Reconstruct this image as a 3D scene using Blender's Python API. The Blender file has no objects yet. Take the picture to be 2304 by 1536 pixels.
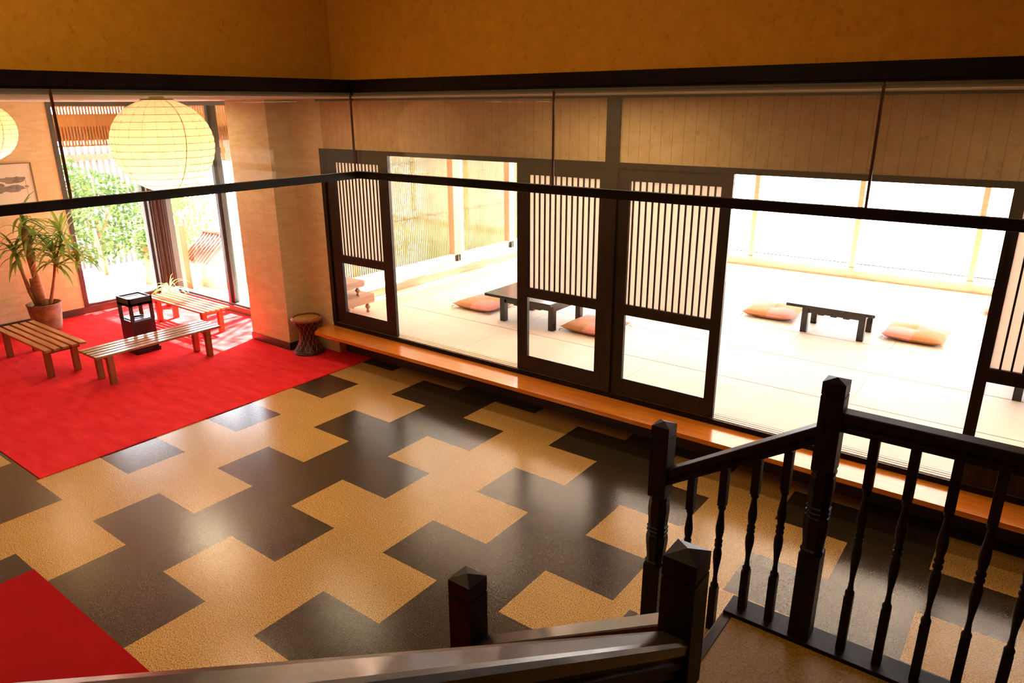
import bpy, bmesh, math, random
from mathutils import Vector, Matrix
random.seed(7)
S = bpy.context.scene
COL = S.collection
PI = math.pi

# ------------------------------------------------------------------ materials
def new_mat(name):
    m = bpy.data.materials.new(name); m.use_nodes = True
    nt = m.node_tree
    for n in list(nt.nodes): nt.nodes.remove(n)
    out = nt.nodes.new('ShaderNodeOutputMaterial')
    return m, nt, out
def N(nt, typ, **kw):
    n = nt.nodes.new(typ)
    for k, v in kw.items():
        if k in n.inputs: n.inputs[k].default_value = v
        else: setattr(n, k, v)
    return n
def L(nt, a, b): nt.links.new(a, b)
def c4(c): return (c[0], c[1], c[2], 1)
def coords(nt, scale=(1, 1, 1), rot=(0, 0, 0)):
    t = N(nt, 'ShaderNodeTexCoord'); mp = N(nt, 'ShaderNodeMapping')
    mp.inputs['Scale'].default_value = scale; mp.inputs['Rotation'].default_value = rot
    L(nt, t.outputs['Object'], mp.inputs['Vector']); return mp.outputs['Vector']
def ramp(nt, fac, stops):
    r = N(nt, 'ShaderNodeValToRGB'); e = r.color_ramp.elements
    e[0].position, e[0].color = stops[0][0], c4(stops[0][1])
    e[1].position, e[1].color = stops[-1][0], c4(stops[-1][1])
    for p, c in stops[1:-1]:
        x = e.new(p); x.color = c4(c)
    L(nt, fac, r.inputs['Fac']); return r.outputs['Color']
def pbr(name, col, rough=.5, var=0.0, vscale=4, stretch=(1, 1, 1), col2=None, bump=0, bscale=60, spec=.5, metal=0, detail=4, trans=0, coat=0):
    m, nt, out = new_mat(name)
    p = N(nt, 'ShaderNodeBsdfPrincipled', Roughness=rough, Metallic=metal)
    p.inputs['Specular IOR Level'].default_value = spec
    if coat: p.inputs['Coat Weight'].default_value = coat; p.inputs['Coat Roughness'].default_value = .12
    p.inputs['Base Color'].default_value = c4(col)
    if var or col2:
        v = coords(nt, stretch)
        n = N(nt, 'ShaderNodeTexNoise', Scale=vscale, Detail=detail); L(nt, v, n.inputs['Vector'])
        a = col if col2 else [c * (1 - var) for c in col]
        b = col2 if col2 else [min(1, c * (1 + var)) for c in col]
        L(nt, ramp(nt, n.outputs['Fac'], [(.3, a), (.7, b)]), p.inputs['Base Color'])
    if bump:
        v = coords(nt, stretch)
        n = N(nt, 'ShaderNodeTexNoise', Scale=bscale, Detail=3); L(nt, v, n.inputs['Vector'])
        b = N(nt, 'ShaderNodeBump', Strength=bump, Distance=.01); L(nt, n.outputs['Fac'], b.inputs['Height'])
        L(nt, b.outputs['Normal'], p.inputs['Normal'])
    if trans:
        t = N(nt, 'ShaderNodeBsdfTranslucent', Color=c4(col)); mx = N(nt, 'ShaderNodeMixShader', Fac=trans)
        L(nt, p.outputs[0], mx.inputs[1]); L(nt, t.outputs[0], mx.inputs[2]); L(nt, mx.outputs[0], out.inputs[0])
    else: L(nt, p.outputs[0], out.inputs[0])
    return m
def glass_mat(name, tint=(1, 1, 1), dust=.02, refl=1.0):
    m, nt, out = new_mat(name)
    t = N(nt, 'ShaderNodeBsdfTransparent', Color=c4(tint)); g = N(nt, 'ShaderNodeBsdfGlossy', Roughness=.0, Color=(1, 1, 1, 1))
    f = N(nt, 'ShaderNodeFresnel', IOR=1.45); mu = N(nt, 'ShaderNodeMath', operation='MULTIPLY'); mu.inputs[1].default_value = refl
    ge = N(nt, 'ShaderNodeNewGeometry'); iv = N(nt, 'ShaderNodeMath', operation='SUBTRACT'); iv.inputs[0].default_value = 1; L(nt, ge.outputs['Backfacing'], iv.inputs[1])
    m0 = N(nt, 'ShaderNodeMath', operation='MULTIPLY'); L(nt, f.outputs[0], m0.inputs[0]); L(nt, iv.outputs[0], m0.inputs[1]); L(nt, m0.outputs[0], mu.inputs[0])
    a = N(nt, 'ShaderNodeMixShader'); L(nt, mu.outputs[0], a.inputs[0]); L(nt, t.outputs[0], a.inputs[1]); L(nt, g.outputs[0], a.inputs[2])
    d = N(nt, 'ShaderNodeBsdfDiffuse', Color=(.9, .88, .84, 1)); b = N(nt, 'ShaderNodeMixShader', Fac=dust)
    L(nt, a.outputs[0], b.inputs[1]); L(nt, d.outputs[0], b.inputs[2]); L(nt, b.outputs[0], out.inputs[0])
    return m
def terrazzo(name, base, dark, lite, rough=.22, spec=.85):
    m, nt, out = new_mat(name)
    p = N(nt, 'ShaderNodeBsdfPrincipled', Roughness=rough); p.inputs['Specular IOR Level'].default_value = spec
    v = coords(nt)
    n = N(nt, 'ShaderNodeTexNoise', Scale=150, Detail=2.5, Roughness=.65); L(nt, v, n.inputs['Vector'])
    c = ramp(nt, n.outputs['Fac'], [(.38, dark), (.46, base), (.54, base), (.64, lite)])
    n2 = N(nt, 'ShaderNodeTexNoise', Scale=1.7, Detail=3); L(nt, v, n2.inputs['Vector'])
    w = ramp(nt, n2.outputs['Fac'], [(.3, (.88, .86, .84)), (.7, (1, 1, 1))])
    mx = N(nt, 'ShaderNodeMix', data_type='RGBA', blend_type='MULTIPLY'); mx.inputs[0].default_value = 1
    L(nt, c, mx.inputs[6]); L(nt, w, mx.inputs[7]); L(nt, mx.outputs[2], p.inputs['Base Color'])
    n3 = N(nt, 'ShaderNodeTexNoise', Scale=110, Detail=1); L(nt, v, n3.inputs['Vector'])
    b = N(nt, 'ShaderNodeBump', Strength=.12, Distance=.004); L(nt, n3.outputs['Fac'], b.inputs['Height']); L(nt, b.outputs['Normal'], p.inputs['Normal'])
    L(nt, p.outputs[0], out.inputs[0]); return m
def wallpaper(name, col, col2, seam=None, axis=0, pitch=.0945, rough=.75, horiz=True, vs=5):
    """mottled paper with fine vertical joints along world axis"""
    m, nt, out = new_mat(name)
    p = N(nt, 'ShaderNodeBsdfPrincipled', Roughness=rough); p.inputs['Specular IOR Level'].default_value = .25
    v = coords(nt, (1, 1, 4) if horiz else (1, 1, 1))
    n = N(nt, 'ShaderNodeTexNoise', Scale=vs, Detail=8, Roughness=.65); L(nt, v, n.inputs['Vector'])
    c = ramp(nt, n.outputs['Fac'], [(.28, [a * .91 for a in col]), (.45, col), (.72, col2)])
    n2 = N(nt, 'ShaderNodeTexNoise', Scale=26, Detail=4); L(nt, v, n2.inputs['Vector'])
    w = ramp(nt, n2.outputs['Fac'], [(.30, (.72, .66, .6)), (.40, (1, 1, 1))])
    mx = N(nt, 'ShaderNodeMix', data_type='RGBA', blend_type='MULTIPLY'); mx.inputs[0].default_value = .6
    L(nt, c, mx.inputs[6]); L(nt, w, mx.inputs[7]); cc = mx.outputs[2]
    if seam:
        t = N(nt, 'ShaderNodeTexCoord'); sp = N(nt, 'ShaderNodeSeparateXYZ'); L(nt, t.outputs['Object'], sp.inputs[0])
        d = N(nt, 'ShaderNodeMath', operation='DIVIDE'); d.inputs[1].default_value = pitch; L(nt, sp.outputs[axis], d.inputs[0])
        f = N(nt, 'ShaderNodeMath', operation='FRACT'); L(nt, d.outputs[0], f.inputs[0])
        g = N(nt, 'ShaderNodeMath', operation='LESS_THAN'); g.inputs[1].default_value = .035; L(nt, f.outputs[0], g.inputs[0])
        m2 = N(nt, 'ShaderNodeMix', data_type='RGBA', blend_type='MULTIPLY'); L(nt, g.outputs[0], m2.inputs[0]); L(nt, cc, m2.inputs[6]); m2.inputs[7].default_value = c4(seam); cc = m2.outputs[2]
    L(nt, cc, p.inputs['Base Color']); L(nt, p.outputs[0], out.inputs[0]); return m
def wood(name, a, b, rough=.4, axis=0, scale=3, bump=.05, coat=0, spec=.5):
    m, nt, out = new_mat(name)
    p = N(nt, 'ShaderNodeBsdfPrincipled', Roughness=rough); p.inputs['Specular IOR Level'].default_value = spec
    if coat: p.inputs['Coat Weight'].default_value = coat; p.inputs['Coat Roughness'].default_value = .08
    s = [14, 14, 14]; s[axis] = 1.0
    v = coords(nt, s)
    n = N(nt, 'ShaderNodeTexNoise', Scale=scale, Detail=6, Distortion=.6); L(nt, v, n.inputs['Vector'])
    L(nt, ramp(nt, n.outputs['Fac'], [(.32, a), (.68, b)]), p.inputs['Base Color'])
    if bump:
        bb = N(nt, 'ShaderNodeBump', Strength=bump, Distance=.01); L(nt, n.outputs['Fac'], bb.inputs['Height']); L(nt, bb.outputs['Normal'], p.inputs['Normal'])
    L(nt, p.outputs[0], out.inputs[0]); return m

M = {}
M['tile_light'] = terrazzo('tile_light', (.53, .295, .075), (.07, .026, .005), (.86, .58, .22), .22)
M['tile_dark'] = terrazzo('tile_dark', (.048, .033, .017), (.022, .014, .008), (.072, .052, .032), .20)
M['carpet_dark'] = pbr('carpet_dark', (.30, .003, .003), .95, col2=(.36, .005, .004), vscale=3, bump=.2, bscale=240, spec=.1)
M['landing'] = terrazzo('landing', (.26, .14, .018), (.14, .07, .007), (.36, .21, .04), .45, .3)
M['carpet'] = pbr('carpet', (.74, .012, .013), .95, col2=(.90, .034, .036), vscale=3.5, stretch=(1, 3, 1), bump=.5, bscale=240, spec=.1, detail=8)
M['dark_wood'] = wood('dark_wood', (.005, .0018, .0010), (.012, .005, .0025), .45, 2, spec=.16)
M['frame_wood'] = wood('frame_wood', (.010, .0045, .0028), (.022, .011, .006), .45, 2, spec=.3)
M['beam_wood'] = wood('beam_wood', (.004, .002, .0015), (.009, .004, .003), .4, 0, spec=.15)
M['rail_wood'] = wood('rail_wood', (.020, .012, .008), (.048, .032, .022), .30, 1, coat=.25)
M['step_wood'] = wood('step_wood', (.52, .135, .008), (.64, .20, .018), .22, 0, 2, .02, coat=.6)
M['bench_wood'] = wood('bench_wood', (.27, .105, .025), (.48, .23, .08), .28, 0, 3, .05, coat=.6)
M['bench_leg'] = wood('bench_leg', (.20, .055, .016), (.30, .10, .03), .4, 2)
M['wall_paper_y'] = wallpaper('wall_paper_y', (.70, .545, .29), (.80, .67, .41), seam=(.93, .90, .86), axis=1, pitch=.19)
M['wall_paper_x'] = wallpaper('wall_paper_x', (.70, .545, .29), (.80, .67, .41), seam=(.93, .90, .86), axis=0, pitch=.19)
M['wall_panel'] = wallpaper('wall_panel', (.60, .38, .165), (.69, .46, .225), seam=(.55, .48, .4), axis=0, pitch=.0945, horiz=False, vs=7)
M['wall_upper'] = wallpaper('wall_upper', (.50, .215, .009), (.56, .25, .015), horiz=False, vs=16)
M['ceiling'] = pbr('ceiling', (.34, .27, .19), .8, var=.1, vscale=6)
M['baseboard'] = pbr('baseboard', (.055, .035, .022), .45)
M['paper'] = pbr('paper', (.93, .80, .70), .8, var=.03, vscale=12, trans=.55)
M['tatami'] = pbr('tatami', (.68, .53, .40), .6, col2=(.74, .61, .49), vscale=2, stretch=(1, 1, 1), bump=.15, bscale=300)
M['tatami_edge'] = pbr('tatami_edge', (.03, .025, .02), .8)
M['pale_wood'] = wood('pale_wood', (.68, .45, .30), (.80, .58, .42), .45, 1)
M['board_wood'] = wood('board_wood', (.42, .20, .115), (.52, .28, .17), .4, 1)
M['joint'] = pbr('joint', (.05, .006, .003), .4)
M['sill_wood'] = wood('sill_wood', (.22, .12, .065), (.30, .17, .10), .5, 0)
M['glass'] = glass_mat('glass', (.97, .97, .95), .06, 1.0)
M['window_glass'] = glass_mat('window_glass', (.99, .99, .99), .0, .5)
M['metal_frame'] = pbr('metal_frame', (.026, .025, .024), .45)
M['bronze'] = pbr('bronze', (.20, .13, .08), .45)
M['blind'] = pbr('blind', (.085, .08, .065), .8, trans=.1)
M['black_lacquer'] = pbr('black_lacquer', (.010, .008, .009), .2)
M['black_metal'] = pbr('black_metal', (.012, .009, .010), .35)
M['grey_tray'] = pbr('grey_tray', (.20, .19, .19), .3, metal=.4)
M['steel'] = pbr('steel', (.75, .75, .76), .25, metal=.7)
M['rattan'] = pbr('rattan', (.060, .020, .012), .35, var=.3, vscale=20)
M['rattan_light'] = pbr('rattan_light', (.30, .10, .05), .35)
M['rattan_seat'] = pbr('rattan_seat', (.34, .145, .022), .4, col2=(.44, .2, .035), vscale=8, bump=.3, bscale=120)
M['leaf'] = pbr('leaf', (.13, .26, .025), .4, col2=(.36, .48, .09), vscale=5, trans=.3)
M['trunk'] = pbr('trunk', (.34, .15, .06), .8, col2=(.50, .27, .13), vscale=9, stretch=(1, 1, 5), bump=.6, bscale=30)
M['soil'] = pbr('soil', (.05, .03, .02), .9)
M['cushion_pink'] = pbr('cushion_pink', (.52, .19, .14), .85, var=.08, vscale=30, bump=.2, bscale=200)
M['cushion_tan'] = pbr('cushion_tan', (.36, .145, .045), .85, var=.08, vscale=30, bump=.2, bscale=200)
M['ink'] = pbr('ink', (.22, .20, .18), .9, var=.4, vscale=20)
M['art_paper'] = pbr('art_paper', (.86, .78, .62), .8)
M['white'] = pbr('white', (.82, .8, .76), .6)
M['screen_wood'] = wood('screen_wood', (.44, .19, .03), (.56, .27, .05), .6, 2)
M['fence_wood'] = wood('fence_wood', (.20, .10, .06), (.26, .14, .09), .7, 2)
M['fence_grey'] = wood('fence_grey', (.12, .10, .10), (.18, .15, .15), .7, 2)
M['reed'] = pbr('reed', (.15, .135, .03), .7, col2=(.26, .20, .08), vscale=4, trans=.08)
M['bush'] = pbr('bush', (.03, .07, .012), .6, col2=(.11, .17, .035), vscale=4, trans=.3)
M['bush_light'] = pbr('bush_light', (.07, .12, .02), .6, col2=(.20, .25, .05), vscale=4, trans=.35)
M['plant_light'] = pbr('plant_light', (.28, .40, .08), .5, col2=(.55, .62, .2), vscale=4, trans=.4)
M['gravel'] = pbr('gravel', (.72, .66, .58), .9, col2=(.86, .82, .76), vscale=3, bump=.4, bscale=60)
M['plaster'] = pbr('plaster', (.50, .36, .22), .8, var=.05)
M['post_wood'] = wood('post_wood', (.22, .08, .025), (.28, .11, .04), .6, 2)
M['clay'] = pbr('clay', (.26, .10, .06), .7, var=.2, vscale=10)

def weave_mat():
    m, nt, out = new_mat('basket_weave')
    p = N(nt, 'ShaderNodeBsdfPrincipled', Roughness=.5)
    v = coords(nt, (1, 1, 1))
    w = N(nt, 'ShaderNodeTexWave', wave_type='BANDS', bands_direction='Z', Scale=26, Distortion=1.5); L(nt, v, w.inputs['Vector'])
    n = N(nt, 'ShaderNodeTexNoise', Scale=9, Detail=5); L(nt, v, n.inputs['Vector'])
    a = ramp(nt, w.outputs['Fac'], [(0, (.22, .08, .02)), (1, (.62, .31, .11))])
    b = ramp(nt, n.outputs['Fac'], [(.35, (.45, .4, .35)), (.65, (1.0, 1.0, 1.0))])
    mx = N(nt, 'ShaderNodeMix', data_type='RGBA', blend_type='MULTIPLY'); mx.inputs[0].default_value = 1
    L(nt, a, mx.inputs[6]); L(nt, b, mx.inputs[7]); L(nt, mx.outputs[2], p.inputs['Base Color'])
    bp = N(nt, 'ShaderNodeBump', Strength=.6, Distance=.01); L(nt, w.outputs['Fac'], bp.inputs['Height']); L(nt, bp.outputs['Normal'], p.inputs['Normal'])
    L(nt, p.outputs[0], out.inputs[0]); return m
M['basket'] = weave_mat()
def lantern_mat():
    m, nt, out = new_mat('lantern_paper')
    v = coords(nt)
    n = N(nt, 'ShaderNodeTexNoise', Scale=14, Detail=6, Roughness=.7); L(nt, v, n.inputs['Vector'])
    c = ramp(nt, n.outputs['Fac'], [(.3, (.93, .74, .44)), (.6, (.98, .82, .55))])
    d = N(nt, 'ShaderNodeBsdfDiffuse'); t = N(nt, 'ShaderNodeBsdfTranslucent')
    L(nt, c, d.inputs['Color']); L(nt, c, t.inputs['Color'])
    mx = N(nt, 'ShaderNodeMixShader', Fac=.55); L(nt, d.outputs[0], mx.inputs[1]); L(nt, t.outputs[0], mx.inputs[2])
    L(nt, mx.outputs[0], out.inputs[0]); return m
M['lantern'] = lantern_mat()
M['lantern_wire'] = pbr('lantern_wire', (.74, .50, .14), .6, trans=.4)
def emit_mat(name, col, s):
    m, nt, out = new_mat(name); e = N(nt, 'ShaderNodeEmission', Color=c4(col), Strength=s); L(nt, e.outputs[0], out.inputs[0]); return m
M['tube'] = emit_mat('tube', (1, .93, .8), 3)

# ------------------------------------------------------------------ mesh building
class MB:
    def __init__(s): s.v = []; s.f = []; s.mi = []; s.sm = []
    def add(s, vs, fs, mi=0, smooth=False):
        o = len(s.v); s.v += [tuple(v) for v in vs]
        for f in fs: s.f.append([o + i for i in f]); s.mi.append(mi); s.sm.append(smooth)
        return s
    def box(s, x0, x1, y0, y1, z0, z1, mi=0, bev=0):
        if bev <= 0:
            vs = [(x, y, z) for z in (z0, z1) for y in (y0, y1) for x in (x0, x1)]
            return s.add(vs, [(0, 2, 3, 1), (4, 5, 7, 6), (0, 1, 5, 4), (2, 6, 7, 3), (0, 4, 6, 2), (1, 3, 7, 5)], mi)
        bm = bmesh.new(); bmesh.ops.create_cube(bm, size=1)
        for v in bm.verts: v.co = Vector(((x0 + x1) / 2 + v.co.x * (x1 - x0), (y0 + y1) / 2 + v.co.y * (y1 - y0), (z0 + z1) / 2 + v.co.z * (z1 - z0)))
        bmesh.ops.bevel(bm, geom=bm.edges[:], offset=bev, segments=2, affect='EDGES', profile=.5)
        bm.verts.index_update()
        s.add([v.co for v in bm.verts], [[v.index for v in f.verts] for f in bm.faces], mi); bm.free(); return s
    def prism(s, poly, z0, z1, mi=0):
        k = len(poly)
        return s.add([(x, y, z0) for x, y in poly] + [(x, y, z1) for x, y in poly], [tuple(range(k - 1, -1, -1)), tuple(range(k, 2 * k))] + [(i, (i + 1) % k, k + (i + 1) % k, k + i) for i in range(k)], mi)
    def bar(s, a, b, w, h, mi=0, up=(0, 0, 1)):
        """square bar from a to b, width w across, height h along up"""
        a = Vector(a); b = Vector(b); d = (b - a).normalized(); u = Vector(up)
        r = d.cross(u)
        if r.length < 1e-4: r = Vector((1, 0, 0))
        r.normalize(); u = r.cross(d).normalized()
        vs = [p + r * (sx * w / 2) + u * (sz * h / 2) for p in (a, b) for sx, sz in ((-1, -1), (1, -1), (1, 1), (-1, 1))]
        return s.add(vs, [(0, 1, 2, 3), (7, 6, 5, 4), (0, 4, 5, 1), (1, 5, 6, 2), (2, 6, 7, 3), (3, 7, 4, 0)], mi)
    def sweep(s, prof, a, b, mi=0, vertical_ends=True):
        """profile [(across, up)] swept from a to b; ends cut vertically"""
        a = Vector(a); b = Vector(b); d = Vector((b.x - a.x, b.y - a.y, 0)).normalized(); r = Vector((d.y, -d.x, 0)); k = len(prof)
        vs = [p + r * x + Vector((0, 0, z)) for p in (a, b) for x, z in prof]
        fs = [tuple(range(k)), tuple(range(2 * k - 1, k - 1, -1))] + [(i, i + k, (i + 1) % k + k, (i + 1) % k) for i in range(k)]
        return s.add(vs, fs, mi)
    def tube(s, pts, r, n=8, mi=0, caps=True, closed=False):
        pts = [Vector(p) for p in pts]; rs = r if isinstance(r, (list, tuple)) else [r] * len(pts); vs = []; k = len(pts)
        u = None
        for i, p in enumerate(pts):
            if closed: d = pts[(i + 1) % k] - pts[i - 1]
            else: d = pts[min(i + 1, k - 1)] - pts[max(i - 1, 0)]
            d.normalize()
            if u is None: u = d.orthogonal().normalized()
            u = (u - d * u.dot(d)).normalized(); w = d.cross(u)
            vs += [p + (u * math.cos(2 * PI * j / n) + w * math.sin(2 * PI * j / n)) * rs[i] for j in range(n)]
        fs = []
        for i in range(k if closed else k - 1):
            i2 = (i + 1) % k
            fs += [(i * n + j, i * n + (j + 1) % n, i2 * n + (j + 1) % n, i2 * n + j) for j in range(n)]
        if caps and not closed: fs += [tuple(range(n - 1, -1, -1)), tuple((k - 1) * n + j for j in range(n))]
        return s.add(vs, fs, mi, True)
    def lathe(s, prof, c=(0, 0, 0), n=24, mi=0, rot=0, smooth=True, squish=1):
        cx, cy, cz = c; k = len(prof)
        vs = [(cx + r * math.cos(2 * PI * j / n + rot), cy + r * math.sin(2 * PI * j / n + rot), cz + z) for r, z in prof for j in range(n)]
        fs = [(i * n + j, i * n + (j + 1) % n, (i + 1) * n + (j + 1) % n, (i + 1) * n + j) for i in range(k - 1) for j in range(n)]
        if prof[0][0] > 1e-5: fs.append(tuple(range(n - 1, -1, -1)))
        if prof[-1][0] > 1e-5: fs.append(tuple((k - 1) * n + j for j in range(n)))
        return s.add(vs, fs, mi, smooth)
    def build(s, name, mat, parent=None, loc=(0, 0, 0)):
        me = bpy.data.meshes.new(name); me.from_pydata([Vector(v) - Vector(loc) for v in s.v], [], s.f)
        mats = mat if isinstance(mat, (list, tuple)) else [mat]
        for m in mats: me.materials.append(M[m] if isinstance(m, str) else m)
        for p, i, q in zip(me.polygons, s.mi, s.sm): p.material_index = i; p.use_smooth = q
        me.validate(); me.update()
        bm = bmesh.new(); bm.from_mesh(me); bmesh.ops.recalc_face_normals(bm, faces=bm.faces[:]); bm.to_mesh(me); bm.free()
        o = bpy.data.objects.new(name, me); COL.objects.link(o)
        if parent is not None: o.parent = parent
        o.location = loc
        return o
def tag(o, label, cat, group=None):
    o['label'] = label; o['category'] = cat
    if group: o['group'] = group
    return o
def thing(name, label, cat, loc=(0, 0, 0), rz=0, group=None):
    o = bpy.data.objects.new(name, None); COL.objects.link(o); o.location = loc; o.rotation_euler = (0, 0, rz)
    o.empty_display_size = .1
    return tag(o, label, cat, group)
def struct(o, label=None, cat=None):
    o['kind'] = 'structure'
    if label: o['label'] = label
    if cat: o['category'] = cat
    return o
def sempty(name, label=None, cat=None):
    o = bpy.data.objects.new(name, None); COL.objects.link(o); o.empty_display_size = .1; return struct(o, label, cat)
def sub(o, par):
    o.parent = par; return o
def dup(root, loc, rz=0, label=None, group=None, scale=None):
    def cp(o, par):
        c = o.copy(); COL.objects.link(c)
        if par is not None: c.parent = par
        for ch in list(o.children): cp(ch, c)
        return c
    r = cp(root, None); r.location = loc; r.rotation_euler = (0, 0, rz)
    if label: r['label'] = label
    if group: r['group'] = group
    return r
def simple(name, mat, fn, parent=None):
    b = MB(); fn(b); return b.build(name, mat, parent)
def boxobj(name, mat, dims, parent=None, bev=0):
    b = MB(); b.box(*dims, bev=bev); return b.build(name, mat, parent)

# ------------------------------------------------------------------ camera
def cam_setup():
    yaw, pitch, roll = 2.21805959, 0.319511995, -0.00503262536
    f = Vector((math.cos(yaw) * math.cos(pitch), math.sin(yaw) * math.cos(pitch), -math.sin(pitch)))
    r = f.cross(Vector((0, 0, 1))).normalized(); u = r.cross(f)
    c, s = math.cos(roll), math.sin(roll)
    r2 = r * c + u * s; u2 = u * c - r * s
    mt = Matrix((r2, u2, -f)).transposed().to_4x4(); mt.translation = Vector((5.2183, -1.7855, 2.8839))
    cd = bpy.data.cameras.new('camera'); cd.sensor_width = 36; cd.lens = 1607.406 / 2304 * 36; cd.clip_start = .03; cd.clip_end = 200
    o = bpy.data.objects.new('camera', cd); COL.objects.link(o); o.matrix_world = mt; S.camera = o
cam_setup()

# ------------------------------------------------------------------ the room shell
ZC = 2.955      # underside of the lower ceiling
WY = 3.55       # front face of the sliding door wall
XL = -5.85      # far left wall plane
# floor of checkered resilient tiles
b = MB(); T = .5
for bi in range(-12, 18):
    for ai in range(-10, 8):
        x0, y0 = bi * T, ai * T; x1, y1 = x0 + T, min(y0 + T, 3.72)
        if y0 >= 3.72: continue
        r = bi % 4
        dark = (r == 1) or (r == 0 and ai % 2 == 0) or (r == 2 and ai % 2 == 1)
        g = .0
        b.add([(x0, y0, 0), (x1, y0, 0), (x1, y1, 0), (x0, y1, 0)], [(0, 1, 2, 3)], 1 if dark else 0)
b.box(-6, 9, -5, 3.72, -.12, -.004, 0)
b.box(-6, -2.0, 3.72, 3.98, -.12, -.001, 0)
struct(b.build('floor', ['tile_light', 'tile_dark']))
# carpets
b = MB(); b.prism([(-5.83, .03), (-1.0, .03), (-1.0, 3.65), (-2.02, 3.65), (-2.02, 3.244), (-2.836, 3.244), (-2.836, 3.83), (-5.83, 3.83)], .0005, .008)
tag(b.build('carpet', 'carpet'), 'large bright red carpet under the slatted benches', 'carpet')
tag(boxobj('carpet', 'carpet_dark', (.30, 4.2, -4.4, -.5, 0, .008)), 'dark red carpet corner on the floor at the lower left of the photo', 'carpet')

# slabs: lower ceiling (L-shaped), atrium ceiling
b = MB(); b.box(-6.1, .10, -5, 4.0, ZC, 3.3); b.box(.10, 9, 2.515, 4.0, ZC, 3.3); b.box(.10, .40, -5, 2.45, ZC, 2.968); b.box(.40, 9, 2.43, 2.515, ZC, 2.968)
b.box(-6.1, 9, 4.0, 4.02, ZC, 3.3)
struct(b.build('ceiling', 'ceiling'))
b = MB(); b.box(-6.1, 9.2, -5.2, 4.0, 5.0, 5.15); struct(b.build('ceiling', 'ceiling'))
b = MB(); b.box(-2.3, 9.2, 3.66, 10.1, 2.85, 3.3); struct(b.build('ceiling', 'white'))
# upper walls of the atrium (L)
b = MB(); b.box(.101, .17, -5, 2.41, 3.02, 5.0); struct(b.build('wall_upper_left', 'wall_upper'))
b = MB(); b.box(.101, 9, 2.41, 2.514, 3.02, 5.0); struct(b.build('wall_upper_right', 'wall_upper'))
# dark beam below them
b = MB(); b.box(.10, .426, -5, 2.4, 3.0, 3.085); b.box(.10, .418, -5, 2.4, 2.97, 3.0); struct(b.build('trim_1', 'beam_wood'))
b = MB(); b.box(.10, 9, 2.4, 2.54, 3.0, 3.085); b.box(.42, 9, 2.408, 2.54, 2.97, 3.0); struct(b.build('trim_2', 'beam_wood'))
# enclosing walls (behind and beside the viewer)
b = MB(); b.box(-6.1, 9.2, -5.15, -5, 0, 5.0); struct(b.build('wall_front', 'wall_upper'))
b = MB(); b.box(9, 9.15, -5, 3.55, 0, 5.0); struct(b.build('wall_right', 'wall_upper'))
# left wall with the picture (window from y=2.5)
b = MB(); b.box(XL - .15, XL, -5, 2.50, 0, ZC); struct(b.build('wall_left', 'wall_paper_y'))
b = MB(); b.box(XL - .02, XL + .012, -5, 3.88, .008, .105); b.box(XL - .02, -2.82, 3.84, 3.89, .008, .105)
struct(b.build('baseboard_left', 'baseboard'))
# pillar block
b = MB(); b.box(-2.82, -2.04, 3.26, 3.98, 0, ZC); b.box(-2.04, -1.47, 3.56, 3.66, 0, ZC)
struct(b.build('wall_pillar', 'wall_paper_x'))
b = MB(); b.box(-2.832, -2.028, 3.248, 3.27, 0.008, .10); b.box(-2.05, -2.028, 3.25, 3.66, 0.008, .10); b.box(-2.832, -2.81, 3.25, 3.84, 0.008, .10)
struct(b.build('baseboard_pillar', 'baseboard'))
# riser below the doors and wall over them
b = MB(); b.box(-2.04, 9, 3.66, 3.72, 0, .345); struct(b.build('wall_riser', 'baseboard'))
b = MB(); b.box(-1.47, 2.17, WY + .02, WY + .10, 2.43, ZC); b.box(2.29, 9, WY + .02, WY + .10, 2.43, ZC)
struct(b.build('wall_over_doors', 'wall_panel'))
b = MB(); b.box(-1.53, 9, WY - .005, WY + .11, 2.388, 2.432); struct(b.build('trim_3', 'frame_wood'))
b = MB(); b.box(-1.53, 9, WY + .0, WY + .11, 2.935, ZC); struct(b.build('trim_4', 'frame_wood'))
b = MB(); b.box(2.17, 2.29, WY - .01, WY + .115, .40, 2.935); struct(b.build('trim_5', 'frame_wood'))      # post between the door bays
b = MB(); b.box(-1.53, -1.47, WY - .005, WY + .11, .40, 2.42); struct(b.build('trim_6', 'frame_wood'))    # left jamb
b = MB(); b.box(6.02, 6.14, WY - .01, WY + .115, .40, 2.935); b.box(6.14, 9, WY + .02, WY + .1, .35, 2.43); struct(b.build('trim_7', 'frame_wood'))
# threshold with grooves
b = MB(); b.box(-1.53, 9, WY, WY + .012, .35, .395, 0)
for k in range(3):
    y = WY + .012 + k * .036
    b.box(-1.53, 9, y, y + .013, .35, .372, 0); b.box(-1.53, 9, y + .013, y + .036, .35, .40, 1)
struct(b.build('trim_8', ['dark_wood', 'pale_wood']))
# step board
b = MB(); b.prism([(-1.50, 3.235), (8.9, 3.235), (8.9, 3.558), (-1.60, 3.558), (-1.60, 3.38)], .312, .35)
tag(b.build('step_board', 'step_wood'), 'long varnished orange wooden step board along the foot of the sliding doors', 'step')

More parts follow.
